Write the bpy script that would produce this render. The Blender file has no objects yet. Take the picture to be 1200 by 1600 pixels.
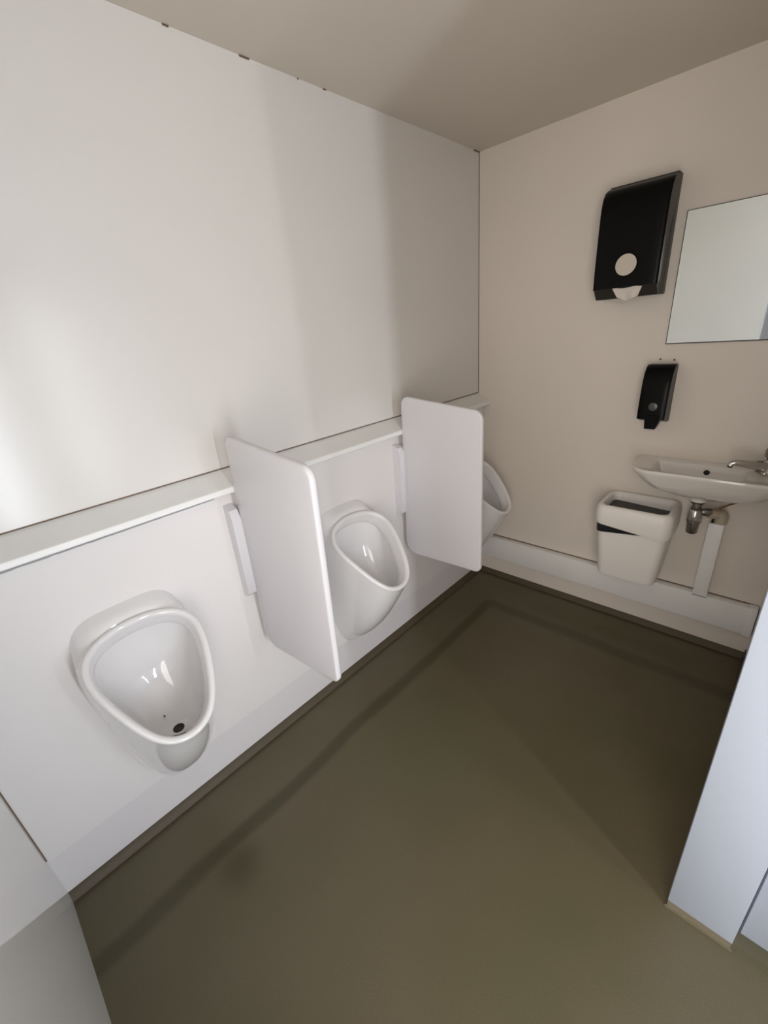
import bpy, bmesh, math
from mathutils import Vector, Matrix

SC = bpy.context.scene
COL = SC.collection

# ---------------------------------------------------------------- camera, light, exposure
cam_data = bpy.data.cameras.new('camera')
cam = bpy.data.objects.new('camera', cam_data); COL.objects.link(cam); SC.camera = cam
FOCAL_PX = 659.69
cam_data.sensor_fit = 'HORIZONTAL'; cam_data.sensor_width = 36.0
cam_data.lens = FOCAL_PX / 1200.0 * 36.0
cam_data.clip_start = 0.02
# rows: image right, image down, view direction, in world axes
RIGHT = Vector((0.73218262, 0.67584371, -0.08452155))
DOWN = Vector((0.21061352, -0.34266904, -0.91554349))
VIEW = Vector((-0.64772722, 0.65254365, -0.39323814))
rot = Matrix((RIGHT, -DOWN, -VIEW)).transposed()
cam.matrix_world = Matrix.Translation((0, 0, 1.5)) @ rot.to_4x4()

world = bpy.data.worlds.new('world'); SC.world = world
world.use_nodes = True
wbg = world.node_tree.nodes['Background']
wbg.inputs['Color'].default_value = (0.75, 0.87, 1.0, 1); wbg.inputs['Strength'].default_value = 1.0

def area(name, loc, size_y, size_z, power, color, rot):
    l = bpy.data.lights.new(name, 'AREA'); l.shape = 'RECTANGLE'
    l.size = size_y; l.size_y = size_z; l.energy = power; l.color = color
    o = bpy.data.objects.new(name, l); COL.objects.link(o)
    o.location = loc; o.rotation_euler = rot
    return o

# narrow tall window at the far right end of the room (outside the frame)
WIN_Y0, WIN_Y1, WIN_Z0, WIN_Z1 = 0.14, 0.27, 0.25, 1.70
RX = 1.75
sun_window = area('window_daylight', (RX + 0.03, (WIN_Y0 + WIN_Y1) / 2, (WIN_Z0 + WIN_Z1) / 2), WIN_Z1 - WIN_Z0, WIN_Y1 - WIN_Y0, 25, (0.88, 0.94, 1.0), (0, math.radians(90), 0))
# second, dimmer slit window beside the cubicles at the same end
WIN2_Y0, WIN2_Y1, WIN2_Z0, WIN2_Z1 = 0.80, 0.86, 0.42, 1.90
slit = area('slit_daylight', (RX + 0.03, (WIN2_Y0 + WIN2_Y1) / 2, (WIN2_Z0 + WIN2_Z1) / 2), WIN2_Z1 - WIN2_Z0, WIN2_Y1 - WIN2_Y0, 8, (0.93, 0.97, 1.0), (0, math.radians(90), 0))
# warm fill lamp added behind the camera, before the closed entrance door
fill_light = area('added_fill', (0.22, -0.17, 1.15), 0.84, 1.55, 18.0, (1.0, 0.93, 0.85), (math.radians(90), 0, 0))

SC.view_settings.view_transform = 'Standard'; SC.view_settings.look = 'None'
SC.view_settings.gamma = 1.0; SC.view_settings.use_curve_mapping = False
SC.view_settings.exposure = 0.0

# ---------------------------------------------------------------- materials
def mat(name, color, rough=0.5, metal=0.0, spec=0.5, coat=0.0, noise=None, bump=0.0, bump_scale=200.0):
    m = bpy.data.materials.new(name); m.use_nodes = True
    nt = m.node_tree; b = nt.nodes['Principled BSDF']
    b.inputs['Base Color'].default_value = (*color, 1); b.inputs['Roughness'].default_value = rough
    b.inputs['Metallic'].default_value = metal; b.inputs['Specular IOR Level'].default_value = spec
    if coat: b.inputs['Coat Weight'].default_value = coat; b.inputs['Coat Roughness'].default_value = 0.08
    tc = nt.nodes.new('ShaderNodeTexCoord')
    if noise:
        c2, scale, lo, hi = noise
        n = nt.nodes.new('ShaderNodeTexNoise'); n.inputs['Scale'].default_value = scale; n.inputs['Detail'].default_value = 4
        nt.links.new(tc.outputs['Object'], n.inputs['Vector'])
        r = nt.nodes.new('ShaderNodeMapRange'); r.inputs['From Min'].default_value = lo; r.inputs['From Max'].default_value = hi
        nt.links.new(n.outputs['Fac'], r.inputs['Value'])
        mx = nt.nodes.new('ShaderNodeMix'); mx.data_type = 'RGBA'
        mx.inputs['A'].default_value = (*color, 1); mx.inputs['B'].default_value = (*c2, 1)
        nt.links.new(r.outputs['Result'], mx.inputs['Factor'])
        nt.links.new(mx.outputs['Result'], b.inputs['Base Color'])
    if bump:
        n2 = nt.nodes.new('ShaderNodeTexNoise'); n2.inputs['Scale'].default_value = bump_scale; n2.inputs['Detail'].default_value = 3
        nt.links.new(tc.outputs['Object'], n2.inputs['Vector'])
        bp = nt.nodes.new('ShaderNodeBump'); bp.inputs['Strength'].default_value = bump; bp.inputs['Distance'].default_value = 0.002
        nt.links.new(n2.outputs['Fac'], bp.inputs['Height']); nt.links.new(bp.outputs['Normal'], b.inputs['Normal'])
    return m

WALL = mat('white_laminate_wall', (0.742, 0.712, 0.684), 0.20, spec=0.42, noise=((0.728, 0.70, 0.675), 2.0, 0.35, 0.65), bump=0.06, bump_scale=4)
PANEL = mat('white_laminate_panel', (0.80, 0.77, 0.765), 0.30, spec=0.45, bump=0.06, bump_scale=6)
BACKWALL = mat('white_back_laminate', (0.80, 0.73, 0.655), 0.36, spec=0.4, noise=((0.78, 0.715, 0.645), 2.0, 0.35, 0.65), bump=0.05, bump_scale=30)
NEARWALL = mat('glossy_white_laminate', (0.90, 0.895, 0.865), 0.07, spec=0.6)
CEIL = mat('beige_ceiling_board', (0.66, 0.60, 0.52), 0.45, spec=0.4, noise=((0.64, 0.585, 0.51), 3.0, 0.35, 0.65), bump=0.05, bump_scale=40)
TRIM = mat('painted_white_trim', (0.88, 0.875, 0.86), 0.35, noise=((0.85, 0.845, 0.83), 8.0, 0.3, 0.7))
PLINTH = mat('white_plinth_sheet', (0.75, 0.72, 0.735), 0.30, spec=0.45)
PLAST = mat('white_plastic_panel', (0.76, 0.745, 0.77), 0.28, spec=0.5, bump=0.08, bump_scale=300)
CERAM = mat('white_glazed_ceramic', (0.80, 0.785, 0.79), 0.06, spec=0.6, coat=0.5)
BASINM = mat('cream_glazed_ceramic', (0.83, 0.785, 0.74), 0.10, spec=0.6, coat=0.4)
BINM = mat('white_bin_plastic', (0.88, 0.84, 0.80), 0.38)
BLACK = mat('black_gloss_plastic', (0.004, 0.004, 0.004), 0.30, spec=0.12)
DGREY = mat('dark_grey_plastic', (0.022, 0.021, 0.016), 0.45)
SMOKE = mat('smoked_grey_plastic', (0.085, 0.085, 0.075), 0.4)
PAPER = mat('white_paper', (0.70, 0.64, 0.60), 0.8, bump=0.2, bump_scale=60)
CHROME = mat('chrome', (0.62, 0.60, 0.58), 0.18, metal=1.0)
DCHROME = mat('dull_chrome', (0.32, 0.31, 0.29), 0.30, metal=1.0)
RUBBER = mat('black_rubber', (0.01, 0.01, 0.01), 0.6)
DARK = mat('dark_gap', (0.03, 0.025, 0.02), 0.8)
BROWN = mat('brown_gap_dirt', (0.16, 0.11, 0.075), 0.8)
HOSE = mat('brown_stained_hose', (0.20, 0.10, 0.05), 0.6)
PIPE = mat('beige_plastic_pipe', (0.50, 0.43, 0.33), 0.4, noise=((0.36, 0.26, 0.15), 30.0, 0.5, 0.75))
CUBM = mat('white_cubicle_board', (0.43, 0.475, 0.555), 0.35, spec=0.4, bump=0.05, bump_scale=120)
STRIPM = mat('beige_vinyl_strip', (0.21, 0.175, 0.12), 0.4)
COVE = mat('brown_vinyl_upstand', (0.080, 0.060, 0.034), 0.6)
BLUEGREY = mat('grey_door_board', (0.42, 0.42, 0.45), 0.4)
BUTTON = mat('grey_green_sight_glass', (0.075, 0.09, 0.08), 0.25)
CREAMW = mat('cream_paper_behind_window', (0.62, 0.55, 0.47), 0.6)
LINER = mat('black_bin_liner', (0.012, 0.012, 0.013), 0.35, bump=0.8, bump_scale=45)

mir = bpy.data.materials.new('mirror_silver'); mir.use_nodes = True
mb = mir.node_tree.nodes['Principled BSDF']
mb.inputs['Base Color'].default_value = (0.97, 0.98, 0.94, 1); mb.inputs['Metallic'].default_value = 1; mb.inputs['Roughness'].default_value = 0.02

# olive vinyl floor: darker stripe running parallel to the left and back walls, blotches
def floor_material():
    m = bpy.data.materials.new('olive_vinyl_floor'); m.use_nodes = True
    nt = m.node_tree; b = nt.nodes['Principled BSDF']; N = nt.nodes.new; L = nt.links.new
    b.inputs['Roughness'].default_value = 0.36; b.inputs['Specular IOR Level'].default_value = 0.5
    tc = N('ShaderNodeTexCoord'); sep = N('ShaderNodeSeparateXYZ'); L(tc.outputs['Object'], sep.inputs[0])
    wob = N('ShaderNodeTexNoise'); wob.inputs['Scale'].default_value = 2.2; wob.inputs['Detail'].default_value = 3
    L(tc.outputs['Object'], wob.inputs['Vector'])
    def math_(op, a, b_=None, c=None):
        n = N('ShaderNodeMath'); n.operation = op
        for i, v in enumerate((a, b_, c)):
            if v is None: continue
            if isinstance(v, (int, float)): n.inputs[i].default_value = v
            else: L(v, n.inputs[i])
        return n.outputs[0]
    wv = math_('MULTIPLY', math_('SUBTRACT', wob.outputs['Fac'], 0.5), 0.05)
    def rng(v, a, b_, c=0.0, d=1.0):
        n = N('ShaderNodeMapRange'); n.interpolation_type = 'SMOOTHSTEP'
        L(v, n.inputs['Value']); n.inputs['From Min'].default_value = a; n.inputs['From Max'].default_value = b_
        n.inputs['To Min'].default_value = c; n.inputs['To Max'].default_value = d
        return n.outputs['Result']
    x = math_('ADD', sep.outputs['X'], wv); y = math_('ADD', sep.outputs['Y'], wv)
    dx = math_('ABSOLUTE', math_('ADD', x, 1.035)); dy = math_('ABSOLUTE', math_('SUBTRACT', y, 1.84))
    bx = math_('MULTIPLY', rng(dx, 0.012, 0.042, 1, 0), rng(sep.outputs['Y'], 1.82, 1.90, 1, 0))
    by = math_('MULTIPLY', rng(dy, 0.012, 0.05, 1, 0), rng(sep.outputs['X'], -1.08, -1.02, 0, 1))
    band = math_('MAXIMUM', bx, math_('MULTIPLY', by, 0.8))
    # shadow line, with grime, painted dark where the floor meets the upstand
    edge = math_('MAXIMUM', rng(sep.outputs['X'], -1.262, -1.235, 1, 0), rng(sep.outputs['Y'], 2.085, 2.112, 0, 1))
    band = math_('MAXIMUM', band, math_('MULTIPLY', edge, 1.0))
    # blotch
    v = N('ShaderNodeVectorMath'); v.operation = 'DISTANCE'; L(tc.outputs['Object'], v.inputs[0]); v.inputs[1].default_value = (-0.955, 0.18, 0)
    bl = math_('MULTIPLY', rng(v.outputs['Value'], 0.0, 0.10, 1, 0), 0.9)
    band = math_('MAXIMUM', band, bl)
    n2 = N('ShaderNodeTexNoise'); n2.inputs['Scale'].default_value = 1.6; n2.inputs['Detail'].default_value = 5
    L(tc.outputs['Object'], n2.inputs['Vector'])
    n3 = N('ShaderNodeTexNoise'); n3.inputs['Scale'].default_value = 260; n3.inputs['Detail'].default_value = 2
    L(tc.outputs['Object'], n3.inputs['Vector'])
    c1 = N('ShaderNodeMix'); c1.data_type = 'RGBA'
    c1.inputs['A'].default_value = (0.098, 0.085, 0.042, 1); c1.inputs['B'].default_value = (0.116, 0.096, 0.055, 1)
    L(rng(n2.outputs['Fac'], 0.35, 0.65), c1.inputs['Factor'])
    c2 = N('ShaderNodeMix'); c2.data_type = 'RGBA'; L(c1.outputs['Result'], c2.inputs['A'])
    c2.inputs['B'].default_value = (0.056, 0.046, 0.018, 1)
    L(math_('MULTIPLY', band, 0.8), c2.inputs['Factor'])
    c3 = N('ShaderNodeMix'); c3.data_type = 'RGBA'; c3.blend_type = 'MULTIPLY'; L(c2.outputs['Result'], c3.inputs['A'])
    c3.inputs['B'].default_value = (0.9, 0.9, 0.9, 1); L(rng(n3.outputs['Fac'], 0.4, 0.6), c3.inputs['Factor'])
    L(c3.outputs['Result'], b.inputs['Base Color'])
    bp = N('ShaderNodeBump'); bp.inputs['Strength'].default_value = 0.05; bp.inputs['Distance'].default_value = 0.002
    L(n3.outputs['Fac'], bp.inputs['Height']); L(bp.outputs['Normal'], b.inputs['Normal'])
    return m
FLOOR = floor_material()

# ---------------------------------------------------------------- helpers
def smooth(bm, ang=40):
    for f in bm.faces: f.smooth = True
    a = math.radians(ang)
    for e in bm.edges:
        if len(e.link_faces) == 2 and e.calc_face_angle(0) > a: e.smooth = False

def link(name, bm, m, parent=None, sm=True, ang=40, **props):
    bmesh.ops.recalc_face_normals(bm, faces=bm.faces[:])
    if sm: smooth(bm, ang)
    me = bpy.data.meshes.new(name); bm.to_mesh(me); bm.free()
    ms = m if isinstance(m, (list, tuple)) else [m]
    for k in ms: me.materials.append(k)
    o = bpy.data.objects.new(name, me); COL.objects.link(o)
    if parent:
        o.parent = parent
        if parent.parent is None or True:
            pl = parent_world(parent)
            for v in me.vertices: v.co = pl @ v.co
    for k, v in props.items(): o[k] = v
    return o

def parent_world(p):
    m = Matrix.Identity(4)
    chain = []
    while p: chain.append(p); p = p.parent
    for q in reversed(chain): m = m @ q.matrix_basis
    return m.inverted()

def root(name, loc, label, category, group=None):
    o = bpy.data.objects.new(name, None); COL.objects.link(o)
    o.empty_display_size = 0.05; o.location = loc; o.matrix_basis = Matrix.Translation(loc)
    o['label'] = label; o['category'] = category
    if group: o['group'] = group
    return o

def add_box(bm, x0, x1, y0, y1, z0, z1, bev=0.0, seg=2):
    vs = [bm.verts.new((x, y, z)) for x in (x0, x1) for y in (y0, y1) for z in (z0, z1)]
    idx = [(0, 1, 3, 2), (4, 6, 7, 5), (0, 4, 5, 1), (2, 3, 7, 6), (0, 2, 6, 4), (1, 5, 7, 3)]
    fs = [bm.faces.new([vs[i] for i in f]) for f in idx]
    if bev > 0:
        es = list({e for f in fs for e in f.edges})
        bmesh.ops.bevel(bm, geom=es, offset=bev, segments=seg, affect='EDGES', profile=0.5)
    return bm

def box(*a, **k): return add_box(bmesh.new(), *a, **k)

def add_loft(bm, rings, cap0=True, cap1=True, closed=True):
    vr = [[bm.verts.new(p) for p in r] for r in rings]
    n = len(rings[0])
    for a, b in zip(vr[:-1], vr[1:]):
        for i in range(n if closed else n - 1):
            j = (i + 1) % n
            bm.faces.new((a[i], a[j], b[j], b[i]))
    if cap0: bm.faces.new(vr[0][::-1])
    if cap1: bm.faces.new(vr[-1])
    return vr

def prism(pts, axis, a, b, bev=0.0, seg=2, ang_only=True):
    """extrude a 2-D outline along an axis; pts in the two other axes in order"""
    bm = bmesh.new()
    def P(p, t):
        q = [0, 0, 0]; o = [i for i in range(3) if i != axis]
        q[o[0]] = p[0]; q[o[1]] = p[1]; q[axis] = t
        return q
    add_loft(bm, [[P(p, a) for p in pts], [P(p, b) for p in pts]])
    if bev:
        es = [e for e in bm.edges if len(e.link_faces) == 2 and e.calc_face_angle(0) > 0.9]
        bmesh.ops.bevel(bm, geom=es, offset=bev, segments=seg, affect='EDGES', profile=0.5)
    return bm

def round_poly(pts, r, n=8):
    """polygon with rounded corners; r a number or list per corner"""
    out = []
    m = len(pts)
    for i in range(m):
        p = Vector(pts[i]); a = Vector(pts[i - 1]); b = Vector(pts[(i + 1) % m])
        rr = r[i] if isinstance(r, (list, tuple)) else r
        u = (a - p).normalized(); v = (b - p).normalized()
        ang = math.acos(max(-1, min(1, u.dot(v))))
        t = rr / math.tan(ang / 2)
        c = p + (u + v).normalized() * (rr / math.sin(ang / 2))
        s0 = p + u * t; s1 = p + v * t
        a0 = math.atan2(s0.y - c.y, s0.x - c.x); a1 = math.atan2(s1.y - c.y, s1.x - c.x)
        d = (a1 - a0 + math.pi) % (2 * math.pi) - math.pi
        for k in range(n + 1):
            aa = a0 + d * k / n
            out.append((c.x + rr * math.cos(aa), c.y + rr * math.sin(aa)))
    return out

def add_tube(bm, path, r, n=16, cap=True):
    pts = [Vector(p) for p in path]
    rs = r if isinstance(r, (list, tuple)) else [r] * len(pts)
    rings = []
    ref = None
    for i, p in enumerate(pts):
        d = (pts[min(i + 1, len(pts) - 1)] - pts[max(i - 1, 0)]).normalized()
        if ref is None: ref = d.orthogonal().normalized()
        u = (ref - d * ref.dot(d)).normalized(); ref = u; w = d.cross(u)
        rings.append([p + (u * math.cos(t) + w * math.sin(t)) * rs[i] for t in [2 * math.pi * k / n for k in range(n)]])
    add_loft(bm, rings, cap, cap)
    return bm

def tube(*a, **k): return add_tube(bmesh.new(), *a, **k)

def lathe(cx, cy, prof, n=24):
    """profile of (radius, z)"""
    bm = bmesh.new()
    rings = [[(cx + r * math.cos(2 * math.pi * k / n), cy + r * math.sin(2 * math.pi * k / n), z) for k in range(n)] for r, z in prof]
    add_loft(bm, rings)
    return bm

def struct(name, bm, m, parent=None, **k):
    o = link(name, bm, m, parent, **k)
    if parent is None: o['kind'] = 'structure'
    return o

# ---------------------------------------------------------------- the room
LX, BY, NY, H = -1.29, 2.138, -0.206, 2.218     # left wall, back wall, near wall, ceiling
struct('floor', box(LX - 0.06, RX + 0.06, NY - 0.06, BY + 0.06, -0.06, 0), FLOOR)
struct('ceiling', box(LX - 0.06, RX + 0.06, NY - 0.06, BY + 0.06, H, H + 0.05), CEIL)
wl = struct('wall_left', box(LX - 0.05, LX, NY - 0.05, BY + 0.05, 0, H), WALL)
# lower lining panel (leans back very slightly) and plinth panel under it
struct('lining_panel', prism([(LX, 1.09), (-1.252, 1.09), (-1.271, 0.192), (LX, 0.192)], 1, NY, BY - 0.001), PANEL, wl)
struct('plinth_panel', prism([(LX, 0.1885), (-1.2765, 0.1885), (-1.280, 0.030), (LX, 0.030)], 1, NY, BY - 0.001), PLINTH, wl)
struct('seam', box(LX + 0.0002, LX + 0.0022, NY, BY, 1.1365, 1.1400), BROWN, wl, sm=False)
bm = bmesh.new(); add_box(bm, LX, LX + 0.0022, BY - 0.0022, BY, 1.14, H)
struct('corner_seam', bm, BROWN, wl, sm=False)
# ceiling joint with small gaps
bm = bmesh.new()
for y0, y1, t in ((0.70, 0.715, .006), (0.905, 0.935, .007), (1.20, 1.212, .005), (1.10, 1.104, .005), (2.09, 2.138, .008)):
    add_box(bm, LX, LX + 0.003, y0, y1, H - t * 0.5, H)
struct('ceiling_gap', bm, BROWN, wl, sm=False)
wb = struct('wall_back', box(LX - 0.05, 0.14, BY, BY + 0.05, 0, H), BACKWALL)
struct('corner_strip', box(-1.2500, -1.224, BY - 0.003, BY, 0.279, 1.085), BACKWALL, wb)
struct('screw_hole', tube([(-0.4288, BY - 0.003, 1.2950), (-0.4288, BY, 1.2950)], 0.0032, 10), DARK, wb)
struct('screw_hole', tube([(-0.3790, BY - 0.003, 1.2912), (-0.3790, BY, 1.2912)], 0.0032, 10), DARK, wb)
wr = struct('wall_right', box(0.095, 0.135, 0.94, BY, 0, H), BACKWALL)
wn = struct('wall_near', box(LX - 0.05, -0.27, NY - 0.05, NY, 0, H), NEARWALL)

struct('seam', prism([(-1.2515, 1.07), (-1.2495, 1.07), (-1.2685, 0.20), (-1.2705, 0.20)], 1, NY, NY + 0.0025), BROWN, wn, sm=False)
# entrance side: grey door leaf beside the near wall, rest of the shell outside the frame
dn = struct('door_2', box(-0.268, 0.53, NY - 0.05, NY - 0.012, 0.0, 2.08, bev=0.003), BLUEGREY)
struct('trim_5', box(-0.27, 0.55, NY - 0.05, NY, 2.085, H), TRIM)
struct('wall_entrance', box(0.535, RX + 0.05, NY - 0.05, NY, 0, H), PANEL)
bm = bmesh.new()
add_box(bm, RX, RX + 0.05, NY, WIN_Y0, 0, H); add_box(bm, RX, RX + 0.05, WIN_Y1, WIN2_Y0, 0, H)
add_box(bm, RX, RX + 0.05, WIN2_Y1, 0.94, 0, H); add_box(bm, RX, RX + 0.05, WIN2_Y0, WIN2_Y1, 0, WIN2_Z0); add_box(bm, RX, RX + 0.05, WIN2_Y0, WIN2_Y1, WIN2_Z1, H)
add_box(bm, RX, RX + 0.05, WIN_Y0, WIN_Y1, 0, WIN_Z0); add_box(bm, RX, RX + 0.05, WIN_Y0, WIN_Y1, WIN_Z1, H)
struct('wall_end', bm, PANEL)
bm = bmesh.new()
for y in (WIN_Y0 - 0.03, WIN_Y1): add_box(bm, RX - 0.012, RX, y, y + 0.03, WIN_Z0 - 0.03, WIN_Z1 + 0.03, bev=0.003)
for z in (WIN_Z0 - 0.03, WIN_Z1): add_box(bm, RX - 0.012, RX, WIN_Y0, WIN_Y1, z, z + 0.03, bev=0.003)
struct('window_1', bm, TRIM)
bm = bmesh.new()
for y in (WIN2_Y0 - 0.02, WIN2_Y1): add_box(bm, RX - 0.012, RX, y, y + 0.02, WIN2_Z0 - 0.03, WIN2_Z1 + 0.03, bev=0.003)
for z in (WIN2_Z0 - 0.03, WIN2_Z1): add_box(bm, RX - 0.012, RX, WIN2_Y0, WIN2_Y1, z, z + 0.03, bev=0.003)
struct('window_2', bm, TRIM)

# sloping ledge that caps the lining panel
led = [(LX + 0.0005, 1.135), (-1.226, 1.0985), (-1.221, 1.097), (-1.2165, 1.094), (-1.2150, 1.090), (-1.2150, 1.0785), (-1.2180, 1.0745), (-1.256, 1.076), (LX + 0.0005, 1.076)]
tl = struct('trim_1', prism(led, 1, NY + 0.0005, BY - 0.0005), TRIM, ang=30)
# dark bead of old sealant under the lip at the near end
import random
random.seed(4)
bm = bmesh.new(); rings = []
for i in range(61):
    y = NY + 0.001 + (0.50 - NY) * i / 60
    w = 0.0035 * (1 - i / 75) * (0.45 + 0.8 * random.random())
    rings.append([(-1.2165, y, 1.0755), (-1.2135, y, 1.0765 - w * .3), (-1.2145, y, 1.0745 - w), (-1.219, y, 1.0730)])
add_loft(bm, rings); struct('sealant_bead', bm, mat('grey_sealant', (0.36, 0.37, 0.40), 0.6), tl)

# pipe boxing on the back wall
th_ = struct('trim_2', box(-1.246, 0.090, 2.098, BY - 0.0005, 0.139, 0.277, bev=0.004), TRIM)
struct('seam', box(-1.24, 0.09, BY - 0.004, BY, 0.2772, 0.2802), BROWN, th_, sm=False)
struct('end_cap', box(0.060, 0.0915, 2.095, BY - 0.001, 0.136, 0.280, bev=0.003), TRIM, th_)
tv = struct('trim_3', box(-0.142, -0.088, 2.084, BY - 0.0005, 0.2775, 0.637, bev=0.003), TRIM)
struct('open_end', box(-0.136, -0.094, 2.089, BY - 0.006, 0.6371, 0.6385), DARK, tv)
struct('seam', box(-0.142, -0.088, 2.0830, 2.0842, 0.2776, 0.2800), BROWN, tv, sm=False)

# vinyl upstands
struct('baseboard_left', prism([(LX, 0), (-1.262, 0), (-1.2700, 0.008), (-1.2765, 0.020), (-1.2790, 0.030), (LX, 0.030)], 1, NY, BY), COVE)
struct('baseboard_back', prism([(BY, 0), (BY - 0.022, 0), (BY - 0.012, 0.010), (BY - 0.006, 0.022), (BY, 0.026)], 0, -1.274, 0.095), COVE)
struct('baseboard_right', prism([(0.095, 0), (0.083, 0), (0.088, 0.010), (0.090, 0.05), (0.095, 0.05)], 1, 0.94, BY - 0.012), COVE)

# cubicle front: post board, door, rest of the front
post = struct('wall_cubicle', box(0.043, 0.181, 0.906, 0.940, 0.022, H - 0.001, bev=0.0015), CUBM)
struct('kick_strip', box(0.044, 0.180, 0.9052, 0.939, 0.0, 0.0215), STRIPM, post)
struct('kick_strip_edge', box(0.040, 0.184, 0.900, 0.9052, 0.0, 0.0035), mat('pale_vinyl_edge', (0.17, 0.15, 0.10), 0.35), post)
d1 = struct('door_1', box(0.190, 0.860, 0.930, 0.955, 0.045, 2.10, bev=0.002), CUBM)
struct('door_handle', tube([(0.80, 0.93, 1.02), (0.80, 0.885, 1.02), (0.72, 0.880, 1.02)], 0.009, 12), DCHROME, d1)
struct('trim_4', box(0.190, RX, 0.930, 0.955, 2.105, H), CUBM)
struct('wall_cubicle_front', box(0.868, RX, 0.925, 0.955, 0, 2.10), CUBM)

# ---------------------------------------------------------------- urinals
def rim_pt(th, y0, k=1.0, dn=0.0):
    """point of the tilted egg-shaped rim; k scales about the rim's middle, dn lowers along the plane normal"""
    W, a, b, xt, zt, xb, zb, cv = 0.135, 0.403, 0.311, -1.216, 0.826, -0.945, 0.579, 0.014
    c, s = math.cos(th), math.sin(th)
    u = W * s * (1 + a * c + b * c * c); v = (1 - c) / 2
    x = xt + (xb - xt) * v + cv * 4 * v * (1 - v); z = zt + (zb - zt) * v
    return Vector((x, y0 + u, z))

def back_pt(th, y0):
    c, s = math.cos(th), math.sin(th)
    zt, zb = 0.868, 0.180
    v = (1 - c) / 2
    # superellipse sides: full shoulders, tapering to the foot
    e = 0.46 if c > 0 else 0.74
    ss = math.copysign(abs(s) ** e, s)
    vv = 0.5 - 0.5 * math.copysign(abs(c) ** e, c)
    w = 0.164 - 0.060 * vv
    return Vector((-1.268, y0 + w * ss, zt + (zb - zt) * vv))

NT = 96
def make_urinal(y0, label):
    r = root('urinal', (-1.268, y0, 0.2), label, 'urinal', 'white wall urinals on the left wall')
    ths = [2 * math.pi * i / NT for i in range(NT)]
    def even(fn):
        d = [fn(2 * math.pi * i / 2880, y0) for i in range(2881)]
        acc = [0.0]
        for a, b in zip(d[:-1], d[1:]): acc.append(acc[-1] + (b - a).length)
        out, j = [], 0
        for i in range(NT):
            w = acc[-1] * i / NT
            while acc[j + 1] < w: j += 1
            out.append(d[j].lerp(d[j + 1], (w - acc[j]) / max(1e-9, acc[j + 1] - acc[j])))
        return out
    rim = even(rim_pt)
    cen = sum(rim, Vector()) / NT
    nrm = Vector((0.247, 0, 0.271)).normalized()
    back = even(back_pt)
    rings = []
    for k in range(11):
        s = k / 10.0            # from the wall (0) to the rim (1)
        ring = []
        for b, q in zip(back, rim):
            p = b.lerp(q, s)
            bul = math.sin(math.pi * s) ** 0.9
            low = max(0, (cen.z - p.z)) / 0.45
            side = abs(p.y - y0) / 0.15
            p += Vector((0.012 + 0.030 * low, (p.y - y0) * 0.05, -0.012 * low)) * bul
            ring.append(p)
        rings.append(ring)
    # rounded lip: outer edge -> crest -> inner edge
    def inset(d, h):
        out = []
        n = len(rim)
        for i, q in enumerate(rim):
            t = (rim[(i + 1) % n] - rim[i - 1]).normalized()
            inw = nrm.cross(t).normalized()
            if inw.dot(cen - q) < 0: inw = -inw
            out.append(q + inw * d + nrm * h)
        return out
    for d, h in ((0.0005, 0.004), (0.0025, 0.0075), (0.006, 0.009), (0.012, 0.009), (0.0165, 0.006), (0.019, 0.001), (0.020, -0.006)):
        rings.append(inset(d, h))
    inner = inset(0.0245, -0.006)
    drain = Vector((-1.100, y0, 0.492))
    deep = inset(0.030, -0.030)
    rings.append(inset(0.023, -0.022)); rings.append(inset(0.027, -0.044)); rings.append(inset(0.0245, -0.050)); deep = inset(0.013, -0.053); rings.append(deep)
    R0 = 0.015
    for k in range(1, 15):
        s = k / 14.0
        ring = []
        for t, q in zip(ths, deep):
            # bowl: horizontal shrink late, falls early; back wall stays close to the lining
            e = drain + Vector((R0 * -math.cos(t), R0 * math.sin(t), 0))
            a = 1 - (1 - s) ** 1.0
            p = q.lerp(e, s)
            down = math.sin(math.pi * s)
            backness = max(0.0, math.cos(t))
            p += Vector((-0.050 * backness - 0.010, (q.y - y0) * 0.18, -0.028 - 0.02 * (1 - backness))) * down
            p.x = max(p.x, -1.245)
            ring.append(p)
        rings.append(ring)
    bm = bmesh.new(); add_loft(bm, rings, True, True)
    link('bowl', bm, CERAM, r, ang=60)
    link('drain', lathe(drain.x, y0, [(0.0155, drain.z + 0.0003), (0.0155, drain.z + 0.002), (0.013, drain.z + 0.0025), (0.012, drain.z + 0.0008)]), DARK, r)
    return r

u1 = make_urinal(0.183, 'white ceramic urinal in front, before the first divider, dark drain hole in view')
make_urinal(1.014, 'white ceramic urinal between the two white dividers, its left side covered')
make_urinal(1.858, 'white ceramic urinal in the far corner, mostly hidden behind the second divider')
link('target_dot', tube([(-1.152, 0.168, 0.517), (-1.146, 0.168, 0.519)], 0.0022, 8), DARK, u1)

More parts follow.
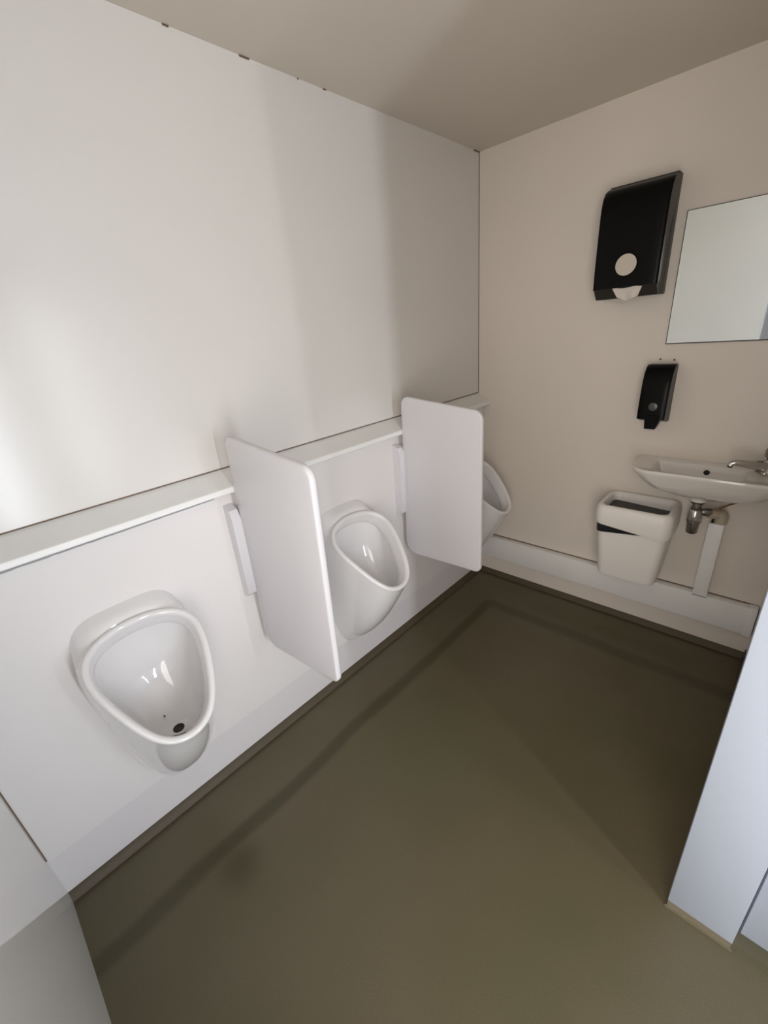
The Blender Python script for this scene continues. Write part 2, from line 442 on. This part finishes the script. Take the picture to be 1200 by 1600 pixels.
# ---------------------------------------------------------------- dividers
def divider(yc, corners, label):
    r = root('urinal_divider', (-1.262, yc, 0.45), label, 'divider', 'white divider screens between the urinals')
    pts = round_poly(corners, [0.035, 0.040, 0.030, 0.060], 8)
    t = 0.021
    bm = bmesh.new()
    cx = sum(p[0] for p in corners) / 4; cz = sum(p[1] for p in corners) / 4
    rings = []
    for dy, ins in ((-t / 2, 0.006), (-t / 2 + 0.0015, 0.0025), (-t / 2 + 0.005, 0.0), (t / 2 - 0.005, 0.0), (t / 2 - 0.0015, 0.0025), (t / 2, 0.006)):
        rings.append([(p[0] - (p[0] - cx) * ins / 0.20, yc + dy, p[1] - (p[1] - cz) * ins / 0.36) for p in pts])
    add_loft(bm, rings)
    link('screen', bm, PLAST, r, ang=50)
    # chamfered bracket standing off the lining panel
    ins = [(-1.263, 0.690), (-1.232, 0.696), (-1.222, 0.708), (-1.212, 0.990), (-1.222, 1.018), (-1.256, 1.034)]
    bm = prism([(a, b) for a, b in ins], 1, yc - t / 2 - 0.030, yc - t / 2, bev=0.005, seg=2)
    link('bracket', bm, PLAST, r)
    bm = prism([(-1.262, 0.70), (-1.215, 0.70), (-1.205, 1.02), (-1.254, 1.02)], 1, yc - 0.003, yc + t / 2 + 0.012, bev=0.002)
    link('bracket', bm, PLAST, r)
    return r

s1 = 0.578 / 0.61
divider(0.578, [(-1.272 * s1, 1.5 - .256 * s1), (-0.846 * s1, 1.5 - .300 * s1), (-0.876 * s1, 1.5 - 1.036 * s1), (-1.312 * s1, 1.5 - 1.088 * s1)],
        'tall white plastic divider with rounded corners beside the front urinal')
s2 = 1.392 / 1.46
divider(1.392, [(-1.272 * s2, 1.5 - .271 * s2), (-0.858 * s2, 1.5 - .318 * s2), (-0.864 * s2, 1.5 - 1.046 * s2), (-1.300 * s2, 1.5 - 1.066 * s2)],
        'white plastic divider nearer the back corner, hiding most of the last urinal')

# ---------------------------------------------------------------- paper towel dispenser
def towel():
    r = root('paper_towel_dispenser', (-0.565, BY, 1.538), 'large black paper towel dispenser with oval sight window, left of the mirror', 'towel dispenser')
    x0, x1 = -0.679, -0.451
    Y = lambda d: BY - d
    # side profile (depth, z)
    outer = [(0.0, 1.930), (0.030, 1.9265), (0.070, 1.918), (0.100, 1.904), (0.120, 1.880), (0.130, 1.845), (0.134, 1.78), (0.136, 1.70), (0.137, 1.64), (0.135, 1.575)]
    prof = [(Y(d), z) for d, z in outer] + [(Y(0.10), 1.540), (Y(0.0), 1.540)]
    link('body', prism([(y, z) for y, z in prof], 0, x0 + 0.003, x1 - 0.003, bev=0.002), DGREY, r, ang=30)
    # glossy front cover with curved edge, wraps over the top
    bm = bmesh.new()
    cx, cz, cr = -0.565, 1.652, 0.0365
    n = len(outer)
    rings = []
    xs = [x0, x0 + 0.004, x0 + 0.012] + [x0 + 0.012 + (x1 - x0 - 0.024) * i / 6 for i in range(1, 6)] + [x1 - 0.012, x1 - 0.004, x1]
    for i, x in enumerate(xs):
        e = min(x - x0, x1 - x); off = 0.006 * (1 - math.exp(-e / 0.005))
        top = [(x, Y(max(0.022, d) + 0.001 + off * min(1, d / 0.06)), z + 0.0015) for d, z in outer[1:]]
        rings.append([(x, Y(0.020), 1.9255)] + top + [(x, Y(0.128), 1.5745)])
    add_loft(bm, rings, True, True, closed=True)
    cov = link('front_cover', bm, BLACK, r, ang=35)
    link('sight_window', tube([(cx, Y(0.1465), cz), (cx, Y(0.1425), cz)], cr, 32), CREAMW, r)
    bm = bmesh.new(); nn = 36
    R = [[(cx + rr * math.cos(2 * math.pi * k / nn), Y(d), cz + rr * math.sin(2 * math.pi * k / nn)) for k in range(nn)] for rr, d in ((cr, 0.144), (cr + .001, 0.1474), (cr + 0.003, 0.1474), (cr + 0.004, 0.1435))]
    add_loft(bm, R, False, False); link('window_ring', bm, BLACK, r)
    # paler strip let into the right flank
    pts = [(Y(0.130), 1.585), (Y(0.108), 1.585), (Y(0.098), 1.70), (Y(0.094), 1.80), (Y(0.112), 1.80), (Y(0.122), 1.74), (Y(0.129), 1.66)]
    link('side_strip', prism(pts, 0, x1 - 0.004, x1 - 0.0008), SMOKE, r)
    link('back_plate', box(x0 + 0.002, x1 - 0.0005, Y(0.055), Y(0.0003), 1.5405, 1.9285, bev=0.002), DGREY, r)
    # folded paper towel hanging out of the slot
    bm = bmesh.new()
    rows = []
    for j in range(7):
        t = j / 6
        row = []
        for i in range(15):
            s = i / 14
            w = 0.052 - 0.016 * t
            x = cx + 0.010 - w + 2 * w * s + 0.004 * t
            y = Y(0.134 - 0.004 * t + 0.005 * math.sin(s * 9 + 1) * (0.3 + t))
            z = 1.575 - 0.046 * t * (1 - 0.30 * abs(2 * s - 1) ** 2) + 0.002 * math.sin(s * 11)
            row.append((x, y, z))
        rows.append(row + [(a, b + 0.002, c) for a, b, c in reversed(row)])
    add_loft(bm, rows)
    link('paper_towel', bm, PAPER, r)
towel()

# ---------------------------------------------------------------- soap dispenser
def soap():
    r = root('soap_dispenser', (-0.408, BY, 1.045), 'small black soap dispenser with round grey sight glass, below the mirror', 'soap dispenser')
    x0, x1 = -0.459, -0.358
    Y = lambda d: BY - d
    prof = [(Y(0.0), 1.262), (Y(0.004), 1.272), (Y(0.015), 1.278), (Y(0.045), 1.279), (Y(0.068), 1.270), (Y(0.088), 1.250), (Y(0.100), 1.218), (Y(0.106), 1.17), (Y(0.109), 1.11), (Y(0.110), 1.070), (Y(0.095), 1.062), (Y(0.03), 1.046), (Y(0.0), 1.046)]
    link('body', prism(prof, 0, x0 + 0.003, x1 - 0.003, bev=0.0025), DGREY, r, ang=30)
    front = [(0.050, 1.2785), (0.068, 1.2715), (0.088, 1.2515), (0.101, 1.218), (0.107, 1.17), (0.110, 1.11), (0.1115, 1.069)]
    rings = []
    for i in range(13):
        x = x0 + (x1 - x0) * i / 12; e = min(x - x0, x1 - x); off = 0.005 * (1 - math.exp(-e / 0.006))
        rings.append([(x, Y(d + off), z) for d, z in front] + [(x, Y(0.075), 1.064), (x, Y(0.065), 1.2), (x, Y(0.04), 1.262)])
    bm = bmesh.new(); add_loft(bm, rings); link('front_cover', bm, BLACK, r, ang=35)
    cx = -0.4045
    link('sight_glass', tube([(cx, Y(0.110), 1.1205), (cx, Y(0.1165), 1.1205), (cx, Y(0.1185), 1.1205)], [0.0162, 0.0162, 0.011], 28), BUTTON, r)
    pts = [(-0.4285, 1.085), (-0.374, 1.085), (-0.374, 1.062), (-0.385, 1.030), (-0.424, 1.030)]
    link('push_lever', prism(pts, 1, Y(0.122), Y(0.080), bev=0.003), BLACK, r)
soap()

# ---------------------------------------------------------------- mirror
mr = root('wall_mirror', (-0.18, BY, 1.355), 'frameless rectangular wall mirror above the washbasin', 'mirror')
link('mirror_glass', box(-0.416, 0.056, BY - 0.007, BY - 0.0015, 1.356, 1.806), mir, mr, sm=False)
bm = bmesh.new()
add_box(bm, -0.4185, 0.058, BY - 0.0068, BY - 0.0005, 1.3525, 1.3558); add_box(bm, -0.4185, 0.058, BY - 0.0068, BY - 0.0005, 1.8062, 1.808)
add_box(bm, -0.4185, -0.4162, BY - 0.0068, BY - 0.0005, 1.3558, 1.8062); add_box(bm, 0.0562, 0.058, BY - 0.0068, BY - 0.0005, 1.3558, 1.8062)
link('mirror_edge', bm, DARK, mr, sm=False)

# ---------------------------------------------------------------- washbasin
def basin():
    r = root('washbasin', (-0.178, BY, 0.75), 'small shallow cream ceramic washbasin on the back wall below the mirror', 'washbasin')
    cx, hw = -0.178, 0.266
    zt = 0.885
    N2 = 64
    # plan outline of the rim (closed, starts at back-left), d = distance from wall
    def outline(w, dep, back, rc, bow):
        base = round_poly([(cx - w, back), (cx - w + 0.004, dep - bow), (cx + w - 0.004, dep - bow), (cx + w, back)], [min(0.012, rc), rc, rc, min(0.012, rc)], 10)
        # bow the front outwards
        out = []
        for x, d in base:
            f = max(0, 1 - ((x - cx) / w) ** 2)
            out.append((x, d + (bow * f if d > (dep + back) * 0.5 else 0)))
        return out
    def ring(w, dep, back, rc, bow, z, dx=0.0):
        return [(x + dx, BY - d, z) for x, d in outline(w, dep, back, rc, bow)]
    rings = []
    # underside, from waste upward
    rings.append(ring(0.030, 0.125, 0.065, 0.025, 0.002, 0.762))
    rings.append(ring(0.085, 0.150, 0.020, 0.045, 0.006, 0.767))
    rings.append(ring(0.150, 0.180, 0.001, 0.060, 0.010, 0.784))
    rings.append(ring(0.200, 0.204, 0.0006, 0.070, 0.014, 0.802))
    rings.append(ring(0.238, 0.222, 0.0006, 0.075, 0.018, 0.834))
    rings.append(ring(0.258, 0.235, 0.0006, 0.075, 0.020, 0.860))
    rings.append(ring(0.264, 0.240, 0.0006, 0.075, 0.020, 0.872))
    rings.append(ring(hw, 0.242, 0.0006, 0.075, 0.020, 0.880))
    rings.append(ring(0.264, 0.239, 0.0015, 0.073, 0.020, zt))
    rings.append(ring(0.258, 0.232, 0.004, 0.068, 0.020, zt + 0.0005))
    rings.append(ring(0.252, 0.226, 0.008, 0.062, 0.020, zt - 0.003))
    # bowl
    rings.append(ring(0.163, 0.219, 0.036, 0.046, 0.018, zt - 0.005, -0.034))
    rings.append(ring(0.156, 0.216, 0.040, 0.044, 0.016, zt - 0.009, -0.034))
    rings.append(ring(0.150, 0.211, 0.044, 0.042, 0.014, zt - 0.030, -0.032))
    rings.append(ring(0.140, 0.200, 0.052, 0.042, 0.012, zt - 0.065, -0.028))
    rings.append(ring(0.115, 0.175, 0.066, 0.036, 0.008, zt - 0.088, -0.015))
    rings.append(ring(0.030, 0.128, 0.085, 0.018, 0.001, zt - 0.096, -0.010))
    bm = bmesh.new(); add_loft(bm, rings)
    link('basin', bm, BASINM, r, ang=50)
    link('overflow_hole', tube([(-0.188, BY - 0.0500, 0.851), (-0.188, BY - 0.0450, 0.852)], 0.0105, 20), DARK, r)
    link('plug_hole', lathe(cx - 0.01, BY - 0.108, [(0.020, zt - 0.0965), (0.020, zt - 0.094), (0.015, zt - 0.0935), (0.012, zt - 0.0955)]), DCHROME, r)
    # collar and bottle trap under the bowl
    wx, wy = -0.190, BY - 0.098
    w = link('waste_trap', lathe(wx, wy, [(0.019, 0.700), (0.021, 0.712), (0.0165, 0.716), (0.0165, 0.732), (0.0215, 0.734), (0.0215, 0.7395)]), DCHROME, r)
    link('collar', lathe(wx, wy, [(0.0235, 0.741), (0.029, 0.744), (0.031, 0.750), (0.031, 0.760)]), BASINM, w)
    link('rubber_washer', lathe(wx, wy, [(0.0245, 0.7365), (0.0262, 0.738), (0.0262, 0.7410), (0.024, 0.7415)]), RUBBER, w)
    link('trap_body', lathe(wx, wy, [(0.0215, 0.650), (0.0255, 0.655), (0.0265, 0.668), (0.0255, 0.690), (0.0225, 0.700), (0.019, 0.706)]), CHROME, w)
    link('trap_cup', lathe(wx, wy, [(0.018, 0.598), (0.0205, 0.601), (0.0225, 0.648), (0.0265, 0.651), (0.0265, 0.658)]), DCHROME, w)
    link('outlet_nut', tube([(wx + 0.018, wy + 0.006, 0.694), (wx + 0.030, wy + 0.012, 0.694), (wx + 0.048, wy + 0.022, 0.694)], [0.013, 0.0175, 0.0165], 8), DCHROME, w)
    # water-stained waste pipe turning down into the boxing
    pts = [(wx + 0.040, wy + 0.018, 0.688), (-0.125, BY - 0.052, 0.685), (-0.112, BY - 0.045, 0.680), (-0.105, BY - 0.040, 0.668), (-0.105, BY - 0.038, 0.640)]
    link('waste_pipe', tube(pts, [0.018, 0.021, 0.0225, 0.0225, 0.0225], 20), PIPE, r)
    link('stained_hose', tube([(-0.120, BY - 0.050, 0.704), (-0.108, BY - 0.050, 0.716), (-0.09, BY - 0.045, 0.728), (-0.065, BY - 0.04, 0.742), (-0.035, BY - 0.03, 0.752), (-0.005, BY - 0.02, 0.760), (0.03, BY - 0.012, 0.764)], [0.0035, 0.004, 0.004, 0.0035, 0.003, 0.0025, 0.002], 10), HOSE, r)
    return r
basin()

def tap():
    bx, by, bz = -0.004, BY - 0.075, 0.8865
    r = root('tap', (bx, by, bz - 0.006), 'chrome cold water tap on the right end of the washbasin', 'tap')
    link('base', lathe(bx, by, [(0.025, bz - 0.004), (0.027, bz + 0.001), (0.022, bz + 0.006), (0.021, bz + 0.045), (0.0215, bz + 0.055), (0.016, bz + 0.060)]), CHROME, r)
    path = [(bx - 0.005, by, bz + 0.026), (bx - 0.035, by - 0.022, bz + 0.033), (bx - 0.065, by - 0.044, bz + 0.040), (bx - 0.096, by - 0.052, bz + 0.043), (bx - 0.108, by - 0.058, bz + 0.038), (bx - 0.111, by - 0.059, bz + 0.030)]
    link('spout', tube(path, [0.021, 0.019, 0.0155, 0.0125, 0.0105, 0.0095], 16), CHROME, r)
    link('outlet', tube([(bx - 0.109, by - 0.058, bz + 0.033), (bx - 0.111, by - 0.059, bz + 0.024)], 0.0088, 14), DARK, r)
    link('knob', lathe(bx, by, [(0.015, bz + 0.059), (0.0215, bz + 0.064), (0.0215, bz + 0.088), (0.019, bz + 0.094), (0.010, bz + 0.096)], 12), DCHROME, r)
    link('lever', tube([(bx - 0.012, by - 0.006, bz + 0.0075), (bx - 0.032, by - 0.022, bz + 0.010)], [0.007, 0.006], 12), DCHROME, r)
tap()

# ---------------------------------------------------------------- waste bin
def bin_():
    r = root('waste_bin', (-0.401, 2.04, 0.33), 'white plastic swing-lid waste bin hung on the back wall left of the washbasin', 'bin')
    cx = -0.397
    def rr(w, y0, y1, z, rc, tilt=0.0):
        pts = round_poly([(cx - w, y0), (cx + w, y0), (cx + w, y1), (cx - w, y1)], rc, 7)
        return [(x, y, z - tilt * (y1 - y) / (y1 - y0)) for x, y in pts]
    yb = BY - 0.004
    B = [rr(0.108, 1.955, yb - 0.04, 0.334, 0.025), rr(0.118, 1.942, yb - 0.03, 0.338, 0.032), rr(0.122, 1.938, yb - 0.028, 0.350, 0.034),
         rr(0.136, 1.928, yb - 0.012, 0.52, 0.036), rr(0.143, 1.920, yb - 0.004, 0.618, 0.036), rr(0.143, 1.920, yb - 0.004, 0.622, 0.036),
         rr(0.138, 1.926, yb - 0.010, 0.622, 0.032), rr(0.132, 1.934, yb - 0.018, 0.52, 0.032), rr(0.116, 1.95, yb - 0.035, 0.362, 0.030)]
    bm = bmesh.new(); add_loft(bm, B); link('bucket', bm, BINM, r, ang=50)
    # black liner showing in a crescent below the lid
    Lr = [rr(0.1430, 1.9195, yb - 0.003, 0.594, 0.036), rr(0.1455, 1.917, yb - 0.003, 0.630, 0.036), rr(0.137, 1.927, yb - 0.010, 0.630, 0.032), rr(0.118, 1.95, yb - 0.03, 0.42, 0.030)]
    bm = bmesh.new(); add_loft(bm, [[(x, y, z + (-0.030 * max(0, min(1, (cx + 0.09 - x) / 0.22)) if k == 0 else 0)) for x, y, z in q] for k, q in enumerate(Lr)], True, True)
    link('bin_liner', bm, LINER, r)
    # lid: skirt (raised at its left end), rounded shoulder, sunk rectangular mouth
    def lift(q, a):
        return [(x, y, z + a * max(0.0, min(1.0, (cx + 0.10 - x) / 0.25))) for x, y, z in q]
    Ld = [lift(rr(0.1450, 1.914, yb, 0.591, 0.038), 0.024), lift(rr(0.1505, 1.907, yb, 0.587, 0.042), 0.026), lift(rr(0.1525, 1.904, yb, 0.600, 0.044), 0.020), rr(0.1530, 1.903, yb, 0.655, 0.044),
          rr(0.1515, 1.905, yb - .001, 0.676, 0.044), rr(0.1470, 1.909, yb - 0.003, 0.690, 0.042), rr(0.141, 1.915, yb - 0.006, 0.6975, 0.040), rr(0.134, 1.922, yb - 0.011, 0.6995, 0.036),
          rr(0.128, 1.928, yb - 0.018, 0.698, 0.030), rr(0.125, 1.931, yb - 0.024, 0.690, 0.028), rr(0.123, 1.934, yb - 0.028, 0.668, 0.026), rr(0.122, 1.936, yb - 0.030, 0.640, 0.026)]
    bm = bmesh.new(); add_loft(bm, Ld, False, False)
    link('lid', bm, BINM, r, ang=50)
    # tilted dark flap inside the mouth
    bm = bmesh.new()
    add_loft(bm, [[(cx - 0.121, 1.937, 0.655), (cx + 0.121, 1.937, 0.645), (cx + 0.121, 2.103, 0.650), (cx - 0.121, 2.103, 0.662)],
                  [(cx - 0.121, 1.937, 0.651), (cx + 0.121, 1.937, 0.641), (cx + 0.121, 2.103, 0.646), (cx - 0.121, 2.103, 0.658)]])
    link('flap', bm, LINER, r)
bin_()
